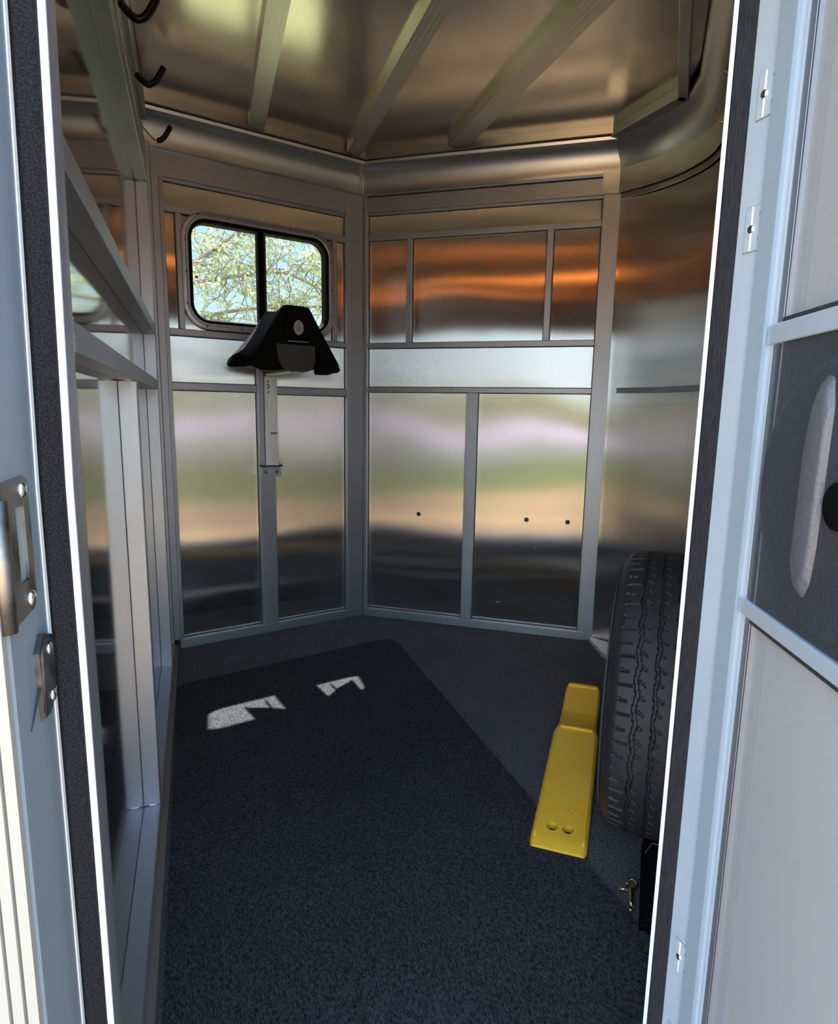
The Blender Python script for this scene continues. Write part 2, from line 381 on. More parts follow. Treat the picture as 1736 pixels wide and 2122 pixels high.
for y, z in ((1.502, .0525), (1.502, 1.073), (.752, 1.09), (2.376, 1.753), (2.376, 1.09)):
    bm = bmesh.new(); tube(bm, [(lwall(y, -.153), y, z), (lwall(y, -.137), y-.001, z+.001), (lwall(y, -.1175), y, z)], .0028, 8); finish('weld', bm, 'weld', wall_left, True)
bm = bmesh.new(); tube(bm, [(lwall(.752, -.1175), .752, z) for z in (1.07, 1.08, 1.09, 1.10, 1.11)], [.003, .002, .0032, .002, .003], 8); finish('weld', bm, 'weld', wall_left, True)

# --- back wall with the window (window opening left free)
S0, S1, WZ0, WZ1 = .088, .708, 1.345, 1.768
def sheet_holed(name, W, s0, s1, z0, z1, hole, n0, n1, m):
    bm = bmesh.new(); a, b, c, d = hole
    for (u0, u1, v0, v1) in ((s0, a, z0, z1), (b, s1, z0, z1), (a, b, z0, c), (a, b, d, z1)): wb(bm, W, u0, u1, v0, v1, n0, n1)
    bm.normal_update(); uvbox(bm); return finish(name, bm, m)
wall_back = struct(sheet_holed('wall_back', WB, -.07, LB+.02, 0, CZ, (S0, S1, WZ0, WZ1), -.045, -.026, 'panel'))
shade_strips = {'b': [], 'c': []}
def B(name, s0, s1, z0, z1, n0=-.026, n1=0, m='frame', bev=.0018):
    if n0 < -.02: shade_strips['b'].append((s0, s1, z0, z1))
    return wbox(name, WB, s0, s1, z0, z1, n0, n1, m, wall_back, bev)
B('base_rail', -.0, LB-.001, 0, .040, -.026, .002)
B('post', -.05, .017, .04, 1.965, -.026, -.002); B('post', .786, LB-.002, .04, 1.965)
B('post', .001, .009, .04, 1.87, -.004, .003)
B('middle_post', .362, .434, .04, 1.297, -.026, .001)
B('rail', .017, .362, 1.083, 1.113, -.026, -.004); B('rail', .434, .786, 1.077, 1.109, -.026, -.004)
B('rail', .017, .786, 1.297, 1.322, -.026, -.004); B('rail', .017, .786, 1.757, 1.783, -.026, -.004)
B('header', -.03, .786, 1.878, 1.965, -.026, .0); B('header_lip', .017, .786, 1.866, 1.879, -.026, -.012)
B('stud', .058, .078, 1.322, 1.757, -.026, -.008); B('stud', .722, .744, 1.322, 1.757, -.026, -.008)
# --- nose wall on the right
bm = bmesh.new(); wb(bm, WC, -.02, LC+.02, 0, CZ, -.045, -.026); bm.normal_update(); uvbox(bm); wall_nose = struct(finish('wall_front', bm, 'panel'))
def Cc(name, s0, s1, z0, z1, n0=-.026, n1=0, m='frame', bev=.0018):
    if n0 < -.02: shade_strips['c'].append((s0, s1, z0, z1))
    return wbox(name, WC, s0, s1, z0, z1, n0, n1, m, wall_nose, bev)
Cc('base_rail', .001, 1.072, 0, .038, -.026, .004)
Cc('post', -.001, .018, .038, 1.965, -.026, .0); Cc('post', 1.04, 1.108, 0, 1.895)
Cc('rail', .018, 1.04, 1.10, 1.123, -.026, -.004); Cc('rail', .018, 1.04, 1.300, 1.324, -.026, -.004); Cc('rail', .018, 1.04, 1.777, 1.799, -.026, -.004)
Cc('header', .016, 1.04, 1.895, 1.955, -.026, .0); Cc('header_lip', .018, 1.04, 1.885, 1.896, -.026, -.012)
Cc('stud', .205, .230, 1.324, 1.777, -.026, -.006); Cc('stud', .823, .850, 1.324, 1.777, -.026, -.006)
Cc('middle_post', .497, .548, .038, 1.10, -.026, -.002)
def at(W, s, z, n): P, d, nn = W; p = P+d*s+nn*n; return Vector((p.x, p.y, z))
for s, z in ((.275, .527), (.788, .533), (.971, .534)):
    bm = bmesh.new(); disc(bm, at(WC, s, z, -.026), WC[2], .0105, .003); finish('rivet', bm, 'striker', wall_nose, autos=40)
for s, z in ((.33, 1.111), (.425, 1.111), (.522, 1.02), (.522, .93)):
    bm = bmesh.new(); disc(bm, at(WC, s, z, -.003), WC[2], .0022, .001, 8); finish('rivet', bm, 'striker', wall_nose, autos=40)
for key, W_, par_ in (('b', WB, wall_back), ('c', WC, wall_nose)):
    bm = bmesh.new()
    for s0_, s1_, z0_, z1_ in shade_strips[key]: wb(bm, W_, s0_-.003, s1_+.003, max(0, z0_-.003), z1_+.003, -.0265, -.0245)
    finish('contact_shade', bm, 'ink', par_)  # dark strips round each frame member stand in for contact shade
# scratches and dents on the lower sheets
def scratch(W, s, z, ds, dz, parent, wd=.0006):
    bm = bmesh.new(); tube(bm, [at(W, s, z, -.0258), at(W, s+ds*.5, z+dz*.5+.001, -.0257), at(W, s+ds, z+dz, -.0258)], [wd*.4, wd, wd*.4], 6); finish('scratch', bm, 'chrome', parent)
for a in ((.42, .28, .02, -.008), (.435, .265, .013, .006), (.47, .26, .008, 0), (.44, .17, -.004, -.022), (.40, .10, .004, -.018), (.34, .25, .022, .002), (.52, .39, .02, .004), (.69, .28, .012, .006), (.83, .41, .006, -.018), (.66, .13, .02, -.001)): scratch(WC, *a, wall_nose)
for a in ((.05, .80, .02, .001), (.09, .83, .05, -.004), (.16, .76, .01, .006), (.52, .88, .014, .005), (.62, .70, .02, -.003), (.10, .62, .01, .002)): scratch(WB, *a, wall_back)
# cove over both walls
for nm, path, par in (('cove', L_path()[:2], wall_back), ('cove', L_path()[1:], wall_nose)):
    # mitre both at the corner: build from the three point path
    full = L_path(); offs = [offset_path(full, o) for o, z in coveprof]; bm = bmesh.new(); k0 = 0 if par is wall_back else 1
    rings = [[bm.verts.new((offs[k][i][0], offs[k][i][1], coveprof[k][1])) for k in range(len(coveprof))] for i in (k0, k0+1)]
    n = len(coveprof)
    for k in range(n): bm.faces.new((rings[0][k], rings[1][k], rings[1][(k+1) % n], rings[0][(k+1) % n]))
    bm.faces.new(rings[0]); bm.faces.new(rings[1][::-1]); finish(nm, bm, 'cove', par, autos=35)
for y0, y1, pth in ((0, 0, L_path()),):
    for i in (0, 1):
        p2 = L_path()[i:i+2]; offs = offset_path(L_path(), .088)[i:i+2]; offb = offset_path(L_path(), .075)[i:i+2]
        bm = bmesh.new(); prism(bm, [offs[0], offs[1], offb[1], offb[0]], 2.086, CZ); uvbox(bm); finish('ceiling_flange', bm, 'frame_warm', ceiling)
bm = bmesh.new(); o3 = offset_path(L_path(), .004)[1]
random.seed(3)
tube(bm, [(o3[0]-.002-.035*t*t, o3[1]-.002-.05*t*t, 1.968+.104*t) for t in [i/16 for i in range(17)]], [.0022+random.random()*.003 for _ in range(17)], 8); finish('weld_seam', bm, 'weld', wall_nose, True)

# --- rounded corner and the wall back towards the door
wall_right = struct(closed_loft('wall_right', [R_]+CORN+[NOSE, (.800, .60)], [(0, 0), (0, CZ), (-.02, CZ), (-.02, 0)], 'panel', None, 40))
closed_loft('curved_rail', CORN[2:]+[NOSE], [(0, 1.103), (.010, 1.103), (.010, 1.125), (0, 1.125)], 'frame', wall_right)
BAND = [(1.538, 2.262)]+[tuple(p) for p in offset_path(CORN, .022)][1:]+[offset_path(CORN+[NOSE], .022)[-1]]
BAND = [tuple(at(WC, 1.035, 0, .003)[:2]), tuple(at(WC, 1.10, 0, .004)[:2])]+[tuple(p) for p in offset_path(CORN, .022)][3:]+[offset_path(CORN+[NOSE], .022)[-1]]
closed_loft('curved_band', BAND, [(0, 1.893), (.003, 1.894), (.003, 1.984), (0, 1.985)], 'panel', wall_right)
closed_loft('band_lip', BAND[1:], [(-.014, 1.872), (-.008, 1.872), (-.008, 1.893), (-.014, 1.893)], 'frame_warm', wall_right)
cp = [(0, 1.985), (.004, 2.0), (.012, 2.02), (.026, 2.045), (.045, 2.065), (.07, 2.078), (.085, 2.083), (.09, 2.095), (-.018, 2.10), (-.018, 1.985)]
closed_loft('corner_cove', BAND[1:], cp, 'cove', wall_right, 50)
bm = bmesh.new(); tube(bm, [(1.633-.05*t*t, 2.226-.03*t*t, 1.985+.09*t) for t in [i/12 for i in range(13)]], [.0022+random.random()*.003 for _ in range(13)], 8); finish('weld_seam', bm, 'weld', wall_right, True)
# roof frame rails round the nose
def beam(name, p, q, wdt, z0, z1, m, par):
    p, q = Vector(p), Vector(q); d = (q-p).normalized(); n = Vector((d.y, -d.x))*wdt/2
    bm = bmesh.new(); prism(bm, [tuple(p-n), tuple(q-n), tuple(q+n), tuple(p+n)][::-1], z0, z1); bmesh.ops.recalc_face_normals(bm, faces=bm.faces); bevel(bm, .002); uvbox(bm); return finish(name, bm, m, par)
beam('roof_rail', (1.545, 2.21), (1.575, 1.875), .045, 2.078, CZ+.001, 'frame_warm', ceiling)
beam('roof_rail', (1.583, 1.895), (.80, 1.00), .032, 2.078, CZ+.001, 'frame_warm', ceiling)
# bright floor sill at the rounded corner
bm = bmesh.new(); prism(bm, [(1.605, 2.25), (1.69, 2.06), (1.70, 1.85), (1.645, 1.74), (1.56, 1.80), (1.545, 2.08), (1.592, 2.24)], 0.001, .02); bevel(bm, .006, 3); finish('floor_sill', bm, 'wornalu', wall_right)
def bowed(name, poly, m, par, bev=0, z0=-.045, z1=1.62, zb=.95, k=.0165):
    """left side of the door frame: bowed slightly towards the opening above mid height"""
    bm = bmesh.new(); zs = [z0, zb*.5, zb, zb+.2, zb+.4, z1]; n = len(poly)
    rows = [[bm.verts.new((x+k*max(0, z-zb), y, z)) for x, y in poly] for z in zs]
    for a, b_ in zip(rows, rows[1:]):
        for i in range(n): bm.faces.new((a[i], a[(i+1) % n], b_[(i+1) % n], b_[i]))
    bm.faces.new(rows[0]); bm.faces.new(rows[-1])
    return finish(name, bm, m, par)
# --- curb side wall, with the doorway
YI, YO = .62, .475
DT = 1.62
bm = bmesh.new()
prism(bm, [(-.26, .60), (-.121, .60), (-.121, YI), (-.26, YI)], -.045, CZ); prism(bm, [(.578, .60), (.80, .60), (.80, YI), (.578, YI)], -.045, CZ); prism(bm, [(-.121, .60), (.578, .60), (.578, YI), (-.121, YI)], DT, CZ)
uvbox(bm); wall_door = struct(finish('wall_door', bm, 'panel'))
bowed('door_lip', [(-.1175, .596), (-.1120, .596), (-.1120, .60), (-.1175, .60)], 'white', wall_door)
bowed('inner_lip', [(-.1175, .60), (-.1125, .60), (-.110, .610), (-.110, .625), (-.1175, .625)], 'frame', wall_door)
bm = bmesh.new(); prism(bm, [(.5553, .592), (.5582, .592), (.5582, .596), (.5553, .596)], 0, DT); finish('door_lip', bm, 'white', wall_door)
bowed('foam_weatherstrip', [(-.1355, .588), (-.132, .585), (-.1205, .585), (-.1175, .588), (-.1175, .60), (-.1355, .60)], 'foam', wall_door)
bm = bmesh.new(); prism(bm, [(.5582, .589), (.583, .589), (.583, .60), (.5610, .597)], -.045, DT)
bevel(bm, .002); finish('door_seal', bm, 'seal', wall_door)
# left reveal, with a fine bright edge next to the foam
bowed('door_frame', [(-.17, YO), (-.1385, YO), (-.136, YO+.004), (-.136, .579), (-.17, .579)], 'paint_dark', wall_door)
bowed('door_frame_edge', [(-.150, .579), (-.1352, .579), (-.1348, .5855), (-.150, .5855)], 'white', wall_door)
# right reveal
bm = bmesh.new(); prism(bm, [(.583, YO), (.61, YO), (.61, .60), (.583, .60)], -.045, DT+.01); finish('door_frame', bm, 'paint', wall_door)
# top reveal and threshold
bm = bmesh.new(); prism(bm, [(-.15, YO), (.61, YO), (.61, .60), (-.15, .60)], DT, DT+.02); finish('door_head', bm, 'paint', wall_door)
bm = bmesh.new(); prism(bm, [(-.15, .46), (.61, .46), (.61, .635), (-.15, .635)], -.05, .003); finish('threshold', bm, 'frame', wall_door)
# outer skin and ridged corner moulding
bm = bmesh.new()
prism(bm, [(-3.2, YO), (-.15, YO), (-.15, YO+.02), (-3.2, YO+.02)], -.12, 2.2); prism(bm, [(.61, YO), (.86, YO), (.86, YO+.02), (.61, YO+.02)], -.12, 2.2); prism(bm, [(-.15, YO), (.61, YO), (.61, YO+.02), (-.15, YO+.02)], DT+.02, 2.2); prism(bm, [(-.15, YO), (.61, YO), (.61, YO+.02), (-.15, YO+.02)], -.12, -.05)
outer = struct(finish('wall_outer', bm, 'white'))
bm = bmesh.new(); pr = [(-.1375, YO+.001)]; x = -.1385
for i in range(13):
    pr += [(x, YO-.006), (x-.0065, YO-.0075), (x-.0075, YO-.003), (x-.0088, YO-.003)]; x -= .0095
pr += [(x, YO+.001)]
prism(bm, pr[::-1], -.12, 2.0)
for i in range(13): prism(bm, [(-.1385-i*.0095-.0090, YO-.0034), (-.1385-i*.0095-.0074, YO-.0034), (-.1385-i*.0095-.0074, YO-.002), (-.1385-i*.0095-.0090, YO-.002)], -.12, 1.99, 1)
finish('corner_moulding', bm, ['ridge', 'ridge_dark'], outer)
# rest of the shell: roof and underside so no light leaks in
bm = bmesh.new(); prism(bm, [(-3.2, YO), (.86, YO), (1.85, 1.75), (1.85, 2.25), (.72, 2.93), (-.26, 2.70), (-3.2, 2.70)], CZ+.05, CZ+.09); struct(finish('roof', bm, 'white'))
bm = bmesh.new(); prism(bm, [(-3.2, YO), (.86, YO), (1.85, 1.75), (1.85, 2.25), (.75, 3.0), (-3.2, 2.95)], -.12, -.05); struct(finish('floor_underside', bm, 'paint_dark'))

# --- latch keepers on the left reveal
XR = -.136
strike = empty('latch_plate', (XR, .52, .91)); tag(strike, 'worn grey steel latch plate with a tall slot, screwed to the left door frame', 'latch plate')
bm = bmesh.new()
def platering(bm, outer_, inner_, x0, x1):
    n = len(outer_)
    v = [[bm.verts.new((x, y, z)) for y, z in ring] for ring in (outer_, inner_) for x in (x0, x1)]
    o0, o1, i0, i1 = v
    for k in range(n):
        j = (k+1) % n
        bm.faces.new((o0[k], o0[j], o1[j], o1[k])); bm.faces.new((i0[k], i1[k], i1[j], i0[j])); bm.faces.new((o1[k], o1[j], i1[j], i1[k])); bm.faces.new((o0[k], i0[k], i0[j], o0[j]))
def rrect(y0, y1, z0, z1, r, seg=4, rt=None):
    p = []
    for cy, cz, a in ((y1-r, z1-r, 0), (y0+r, z1-r, 90), (y0+r, z0+r, 180), (y1-r, z0+r, 270)):
        for k in range(seg+1): t = R(a+90*k/seg); p.append((cy+r*cos(t), cz+r*sin(t)))
    return p
platering(bm, rrect(.474, .545, .862, .966, .012), rrect(.508, .530, .887, .945, .003), XR, XR+.0025)
for v in bm.verts: v.co -= Vector((XR, .52, .91))
finish('plate', bm, 'steel', strike)
bm = bmesh.new(); tube(bm, [(.0-.0005, -.043, -.048), (.0, -.043, .045)], .0065, 14); finish('rolled_edge', bm, 'steel', strike, True)
for z, y in ((.956, .528), (.872, .528)):
    bm = bmesh.new(); disc(bm, (.0022, y-.52, z-.91), (1, 0, 0), .0065, .004, 16); bm2 = finish('screw', bm, 'chrome', strike, autos=40)
st = empty('striker', (XR, .555, .80)); tag(st, 'black folded steel striker with two bright screws beside the foam strip', 'striker')
bm = bmesh.new()
poly = [(.528, .826), (.545, .837), (.577, .826), (.577, .785), (.570, .772), (.550, .765), (.532, .768), (.531, .79)]
v0 = [bm.verts.new((0, y-.555, z-.80)) for y, z in poly]; v1 = [bm.verts.new((.004, (y-.555)*.95, (z-.80)*.97)) for y, z in poly]
bm.faces.new(v0); bm.faces.new(v1[::-1])
for k in range(8): bm.faces.new((v0[k], v0[(k+1) % 8], v1[(k+1) % 8], v1[k]))
finish('plate', bm, 'striker', st)
bm = bmesh.new(); tube(bm, [(.004, -.021, -.026), (.0045, -.021, .022), (.004, -.010, .031), (.004, .016, .024)], .0018, 8); finish('raised_lip', bm, 'striker', st, True)
for z in (.019, -.022):
    bm = bmesh.new(); disc(bm, (.004, .004, z), (1, 0, 0), .0055, .003, 16); finish('screw', bm, 'chrome', st, autos=40)
bm = bmesh.new(); tube(bm, [(.002, -.024, -.004), (.0015, -.034, -.012), (.001, -.052, -.026)], [.0012, .0009, .0004], 6); finish('wire', bm, 'ink', st)

# --- door hinges on the right reveal
def hinge(zc, which):
    hgn = empty('door_hinge', (.583, .566, zc)); tag(hgn, which, 'hinge', 'hinge leaves on the right door frame')
    bm = bmesh.new(); prism(bm, [(-.0016, -.028), (0.0, -.028), (0, .0115), (-.0016, .0115)], -.0235, .0235); finish('leaf', bm, 'paint', hgn)
    bm = bmesh.new(); prism(bm, [(-.0009, -.029), (0.0, -.029), (0, .0125), (-.0009, .0125)], -.0245, .0245); finish('leaf_shadow_line', bm, 'paint_dark', hgn)  # larger dark plate paints the shadow line round the leaf
    bm = bmesh.new(); tube(bm, [(-.0014, .003, -.0235), (-.0014, .003, .0235)], .0012, 8); finish('pin', bm, 'white', hgn, True)
    for y, z in ((.003, .0), (-.0115, .014), (-.0115, -.012)):
        bm = bmesh.new(); disc(bm, (-.0016, y, z), (-1, 0, 0), .0043, .0022, 16); s = finish('screw', bm, 'chrome', hgn, autos=40)
hinge(1.362, 'small hinge leaf at the top of the right door frame')
hinge(1.2245, 'small hinge leaf on the right door frame, second from the top')
hinge(.29, 'small hinge leaf low on the right door frame, upper of the bottom pair')
hinge(.155, 'lowest small hinge leaf of the right door frame, cut by the picture edge')

# --- the open door with its screens
HD = R(24.5); DE = Vector((-sin(HD), -cos(HD), 0)); DN = Vector((-cos(HD), sin(HD), 0))
P0 = Vector((.585, .534, 0))
bm = bmesh.new()
def db(bm, e0, e1, z0, z1, n0, n1):
    ps = [P0+DE*e0+DN*n0, P0+DE*e1+DN*n0, P0+DE*e1+DN*n1, P0+DE*e0+DN*n1]
    return prism(bm, [(p.x, p.y) for p in ps], z0, z1)
db(bm, .012, .66, .02, 1.60, -.045, -.016); uvbox(bm); door = struct(finish('door_1', bm, 'bristle'))
def dbox(name, e0, e1, z0, z1, n0, n1, m, bev=.0008):
    bm = bmesh.new(); db(bm, e0, e1, z0, z1, n0, n1); bmesh.ops.recalc_face_normals(bm, faces=bm.faces)
    if bev: bevel(bm, bev, 1)
    bm.normal_update(); uvbox(bm); return finish(name, bm, m, door)
bm = bmesh.new(); prism(bm, [(.5782, .535), (.612, .522), (.612, .5555), (.5782, .5555)], .02, 1.60); finish('hinge_stile', bm, 'paint_dark', door)
dbox('white_edge', 0, .003, .02, 1.60, -.03, .0005, 'white'); dbox('outer_stile', .003, .010, .02, 1.60, -.03, -.0005, 'paint', 0); dbox('outer_gasket', .010, .014, .02, 1.60, -.02, -.003, 'ink', 0)
dbox('screen_stile', .014, .028, .02, 1.60, -.018, -.001, 'frame'); dbox('inner_gasket', .028, .0315, .02, 1.60, -.016, -.0015, 'ink', 0)
dbox('spline', .0315, .0335, .02, 1.60, -.016, -.0005, 'frame', 0)
dbox('screen_stile', .635, .66, .02, 1.60, -.018, -.001, 'frame'); dbox('screen_rail', .03, .64, .02, .05, -.018, -.001, 'frame'); dbox('screen_rail', .03, .64, 1.57, 1.60, -.018, -.001, 'frame')
dbox('screen_rail', .004, .64, 1.096, 1.1165, -.018, .003, 'paint'); dbox('screen_rail', .004, .64, .7935, .8115, -.018, .003, 'paint')
dbox('gasket', .03, .64, 1.1165, 1.1215, -.016, .0005, 'ink', 0); dbox('gasket', .03, .64, .788, .7935, -.016, .0005, 'ink', 0)
dbox('lower_screen', .0335, .636, .05, .790, -.0055, -.005, 'mesh', 0); dbox('upper_screen', .0335, .636, 1.1205, 1.57, -.0055, -.005, 'mesh', 0)
# moulded latch cover between the screens
dbox('latch_panel', .012, .34, .8115, 1.096, -.016, -.001, 'moulded', .001)
def moulding(name, outline, h, m, inner=.86, zlo=0.):
    bm = bmesh.new(); c = Vector((sum(p[0] for p in outline)/len(outline), sum(p[1] for p in outline)/len(outline)))
    pt = lambda e, z, n: P0+DE*e+DN*n+Vector((0, 0, z))
    prev = None
    for sc2, hh in ((1, zlo), (1-(1-inner)*.35, zlo+h*.7), (1-(1-inner)*.7, zlo+h*.93), (inner, zlo+h)):
        ring = [bm.verts.new(pt(c.x+(e-c.x)*sc2, c.y+(z-c.y)*sc2, hh)) for e, z in outline]
        if prev:
            for k in range(len(ring)): bm.faces.new((prev[k], prev[(k+1) % len(ring)], ring[(k+1) % len(ring)], ring[k]))
        prev = ring
    bm.faces.new(prev); return finish(name, bm, m, door, autos=60)
arc = [(.165+.142*cos(t)*(1 if cos(t) > 0 else 1), .950+.128*sin(t)) for t in [2*pi*k/48 for k in range(48)]]
moulding('latch_cover', arc, .006, 'moulded', .93, -.001)
grip = [(.118, 1.045), (.128, 1.060), (.140, 1.058), (.146, 1.03), (.144, .90), (.140, .865), (.131, .848), (.118, .852), (.110, .868), (.110, .90), (.111, 1.00)]
moulding('latch_grip', rounded([(e+.010, z) for e, z in grip], .004, 2), .009, 'moulded_smooth', .75, .003)
knob = [(.182+.022*cos(t), .945+.022*sin(t)) for t in [2*pi*k/24 for k in range(24)]]
moulding('latch_knob', knob, .006, 'black', .85, .004)

# ------------------------------------------------------------------ window
win = struct(empty('window_1'))
def wring(bm, pr):
    """frame swept round a rounded rectangle; pr = list of (grow, n) closed section"""
    def loop(g):
        s0, s1, z0, z1, r = .100-g, .697+g, 1.352-g, 1.748+g, .075+g
        out_ = []
        for cs, cz, a in ((s1-r, z1-r, 0), (s0+r, z1-r, 90), (s0+r, z0+r, 180), (s1-r, z0+r, 270)):
            for k in range(11): t = R(a+9*k); out_.append((cs+r*cos(t), cz+r*sin(t)))
        return out_
    rings = [[bm.verts.new(at(WB, s, z, n)) for s, z in loop(g)] for g, n in pr]; N_ = len(rings[0]); m_ = len(pr)
    for j in range(m_):
        a, b_ = rings[j], rings[(j+1) % m_]
        for k in range(N_): bm.faces.new((a[k], a[(k+1) % N_], b_[(k+1) % N_], b_[k]))
bm = bmesh.new(); wring(bm, [(.0, -.036), (.0, .004), (.004, .007), (.010, .007), (.012, .004), (.020, .003), (.026, .0), (.027, -.026), (.020, -.036)]); finish('window_frame', bm, 'frame', win, autos=35)
bm = bmesh.new(); wring(bm, [(-.014, -.046), (-.014, -.004), (-.009, .003), (.001, .004), (.001, -.046)]); finish('window_seal', bm, 'black', win, autos=35)
bm = bmesh.new(); inn, oo = [], []
for cs_, cz_, a_ in ((.625, 1.676, 0), (.172, 1.676, 90), (.172, 1.424, 180), (.625, 1.424, 270)):
    for k_ in range(11):
        t_ = R(a_+9*k_); inn.append((cs_+.080*cos(t_), cz_+.080*sin(t_))); f_ = 1/max(abs(cos(t_)), abs(sin(t_)))
        oo.append((cs_+.090*cos(t_)*f_, cz_+.095*sin(t_)*f_))
ri_ = [bm.verts.new(at(WB, s_, z_, -.030)) for s_, z_ in inn]; ro_ = [bm.verts.new(at(WB, s_, z_, -.030)) for s_, z_ in oo]
ri2 = [bm.verts.new(at(WB, s_, z_, -.040)) for s_, z_ in inn]; ro2 = [bm.verts.new(at(WB, s_, z_, -.040)) for s_, z_ in oo]
for k_ in range(44):
    j_ = (k_+1) % 44
    bm.faces.new((ri_[k_], ri_[j_], ro_[j_], ro_[k_])); bm.faces.new((ri2[k_], ro2[k_], ro2[j_], ri2[j_])); bm.faces.new((ri_[k_], ri2[k_], ri2[j_], ri_[j_])); bm.faces.new((ro_[k_], ro_[j_], ro2[j_], ro2[k_]))
bm.normal_update(); uvbox(bm); finish('window_surround', bm, 'panel', win)
bm = bmesh.new(); wb(bm, WB, .380, .410, 1.340, 1.760, -.038, -.006); bevel(bm, .002); finish('mullion', bm, 'black', win)
bm = bmesh.new(); wb(bm, WB, .404, .412, 1.345, 1.755, -.010, .0); bevel(bm, .002); finish('sash_catch', bm, 'black_grey', win)
for a, b_ in ((.09, .381), (.409, .705)):
    bm = bmesh.new(); wb(bm, WB, a, b_, 1.343, 1.757, -.026, -.023); finish('glass_pane', bm, 'glass', win)
for s, z in ((.14, 1.761), (.26, 1.764), (.52, 1.764), (.64, 1.761), (.087, 1.66), (.087, 1.54), (.087, 1.42), (.709, 1.66), (.709, 1.54), (.709, 1.43), (.16, 1.338), (.30, 1.338), (.62, 1.338)):
    bm = bmesh.new(); disc(bm, at(WB, s, z, .006), WB[2], .0034, .0015, 10); finish('screw', bm, 'striker', win)
bm = bmesh.new(); wb(bm, WB, .29, .335, 1.7605, 1.7645, .0072, .0076); finish('stamped_marks', bm, 'badge', win)
bm = bmesh.new(); disc(bm, at(WB, .132, 1.53, -.0228), WB[2], .006, .001, 14); finish('glass_spot', bm, 'bark', win)

# ------------------------------------------------------------------ saddle rack on its post
rack = empty('saddle_rack', at(WB, .41, .72, 0)); tag(rack, 'black plastic saddle rack with an oval badge, on a sliding aluminium post below the window', 'saddle rack')
RI = Matrix.Translation(rack.location).inverted()
def rk(name, bm, m, **k):
    bm.transform(RI); return finish(name, bm, m, rack, **k)
bm = bmesh.new(); wb(bm, WB, .383, .438, .765, 1.150, .002, .030); bmesh.ops.recalc_face_normals(bm, faces=bm.faces); bevel(bm, .0018)
for s in (.393, .405, .417, .428): wb(bm, WB, s-.0012, s+.0012, .768, 1.148, .0298, .0315)
rk('slider_post', bm, 'wornalu')
bm = bmesh.new(); wb(bm, WB, .369, .380, .765, 1.19, .001, .016); bevel(bm, .001); rk('guide_track', bm, 'frame')
bm = bmesh.new(); wb(bm, WB, .358, .446, .722, .764, .003, .034); bevel(bm, .003); rk('bottom_bracket', bm, 'frame')
for s in (.377, .426):
    bm = bmesh.new(); disc(bm, at(WB, s, .743, .034), WB[2], .0075, .004, 16); rk('bolt', bm, 'steel', autos=40)
bm = bmesh.new(); tube(bm, [at(WB, s, z, n) for s, z, n in ((.356, .771, .02), (.366, .766, .036), (.40, .768, .037), (.438, .766, .037), (.452, .770, .025), (.458, .765, .02))], .0032, 8); rk('cord', bm, 'ink', smooth=True)
bm = bmesh.new()
for s, z in ((.3975, 1.115), (.398, 1.10), (.397, 1.128), (.401, 1.107), (.399, 1.085)): wb(bm, WB, s-.003, s+.003, z-.003, z+.003, .030, .0316)
rk('stamp', bm, 'ink'); bm = bmesh.new()
for i in range(6): wb(bm, WB, .4055+i*.005, .4095+i*.005, .905+(i % 2)*.003, .913, .030, .0318)
rk('ink_marks', bm, 'ink')
bm = bmesh.new(); wb(bm, WB, .385, .437, 1.150, 1.19, .0, .315); bevel(bm, .002); rk('arm', bm, 'frame_warm')
# saddle-shaped shell: cross-section across the wall, extruded out into the room
cs = .412
def shell_section(t):
    """outer profile at depth parameter t 0 (wall end) .. 1 (front)"""
    flare = 1+.10*(1-t); top = 1.405-.012*sin(pi*t)*1.2; 
    return [(-.192*flare, 1.178+.006*(1-t)), (-.188*flare, 1.205), (-.150*flare, 1.246), (-.105, 1.318-.01*sin(pi*t)), (-.066, 1.378), (-.050, top-.004), (-.036, top), (.036, top), (.052, top-.004), (.068, 1.374), (.100, 1.318-.01*sin(pi*t)), (.142, 1.240), (.176*flare, 1.196), (.184*flare, 1.170)]
bm = bmesh.new(); nT = 12; rowsO, rowsI = [], []
for i in range(nT+1):
    t = i/nT; n = .120+.200*t; sec = shell_section(t)
    edge = .10*sin(pi*t)**2*0
    rowsO.append([bm.verts.new(at(WB, cs+s, z-.018*sin(pi*t)*(1 if abs(s) > .17 else 0)*-1, n)) for s, z in sec])
    rowsI.append([bm.verts.new(at(WB, cs+s*.955, z-.008, n)) for s, z in sec])
k = len(rowsO[0])
for i in range(nT):
    for j in range(k-1):
        bm.faces.new((rowsO[i][j], rowsO[i][j+1], rowsO[i+1][j+1], rowsO[i+1][j])); bm.faces.new((rowsI[i][j+1], rowsI[i][j], rowsI[i+1][j], rowsI[i+1][j+1]))
    for j in (0, k-1): bm.faces.new((rowsO[i][j], rowsO[i+1][j], rowsI[i+1][j], rowsI[i][j]))
for i in (0, nT):
    for j in range(k-1): bm.faces.new((rowsO[i][j], rowsO[i][j+1], rowsI[i][j+1], rowsI[i][j]))
rk('seat', bm, 'black', autos=35)
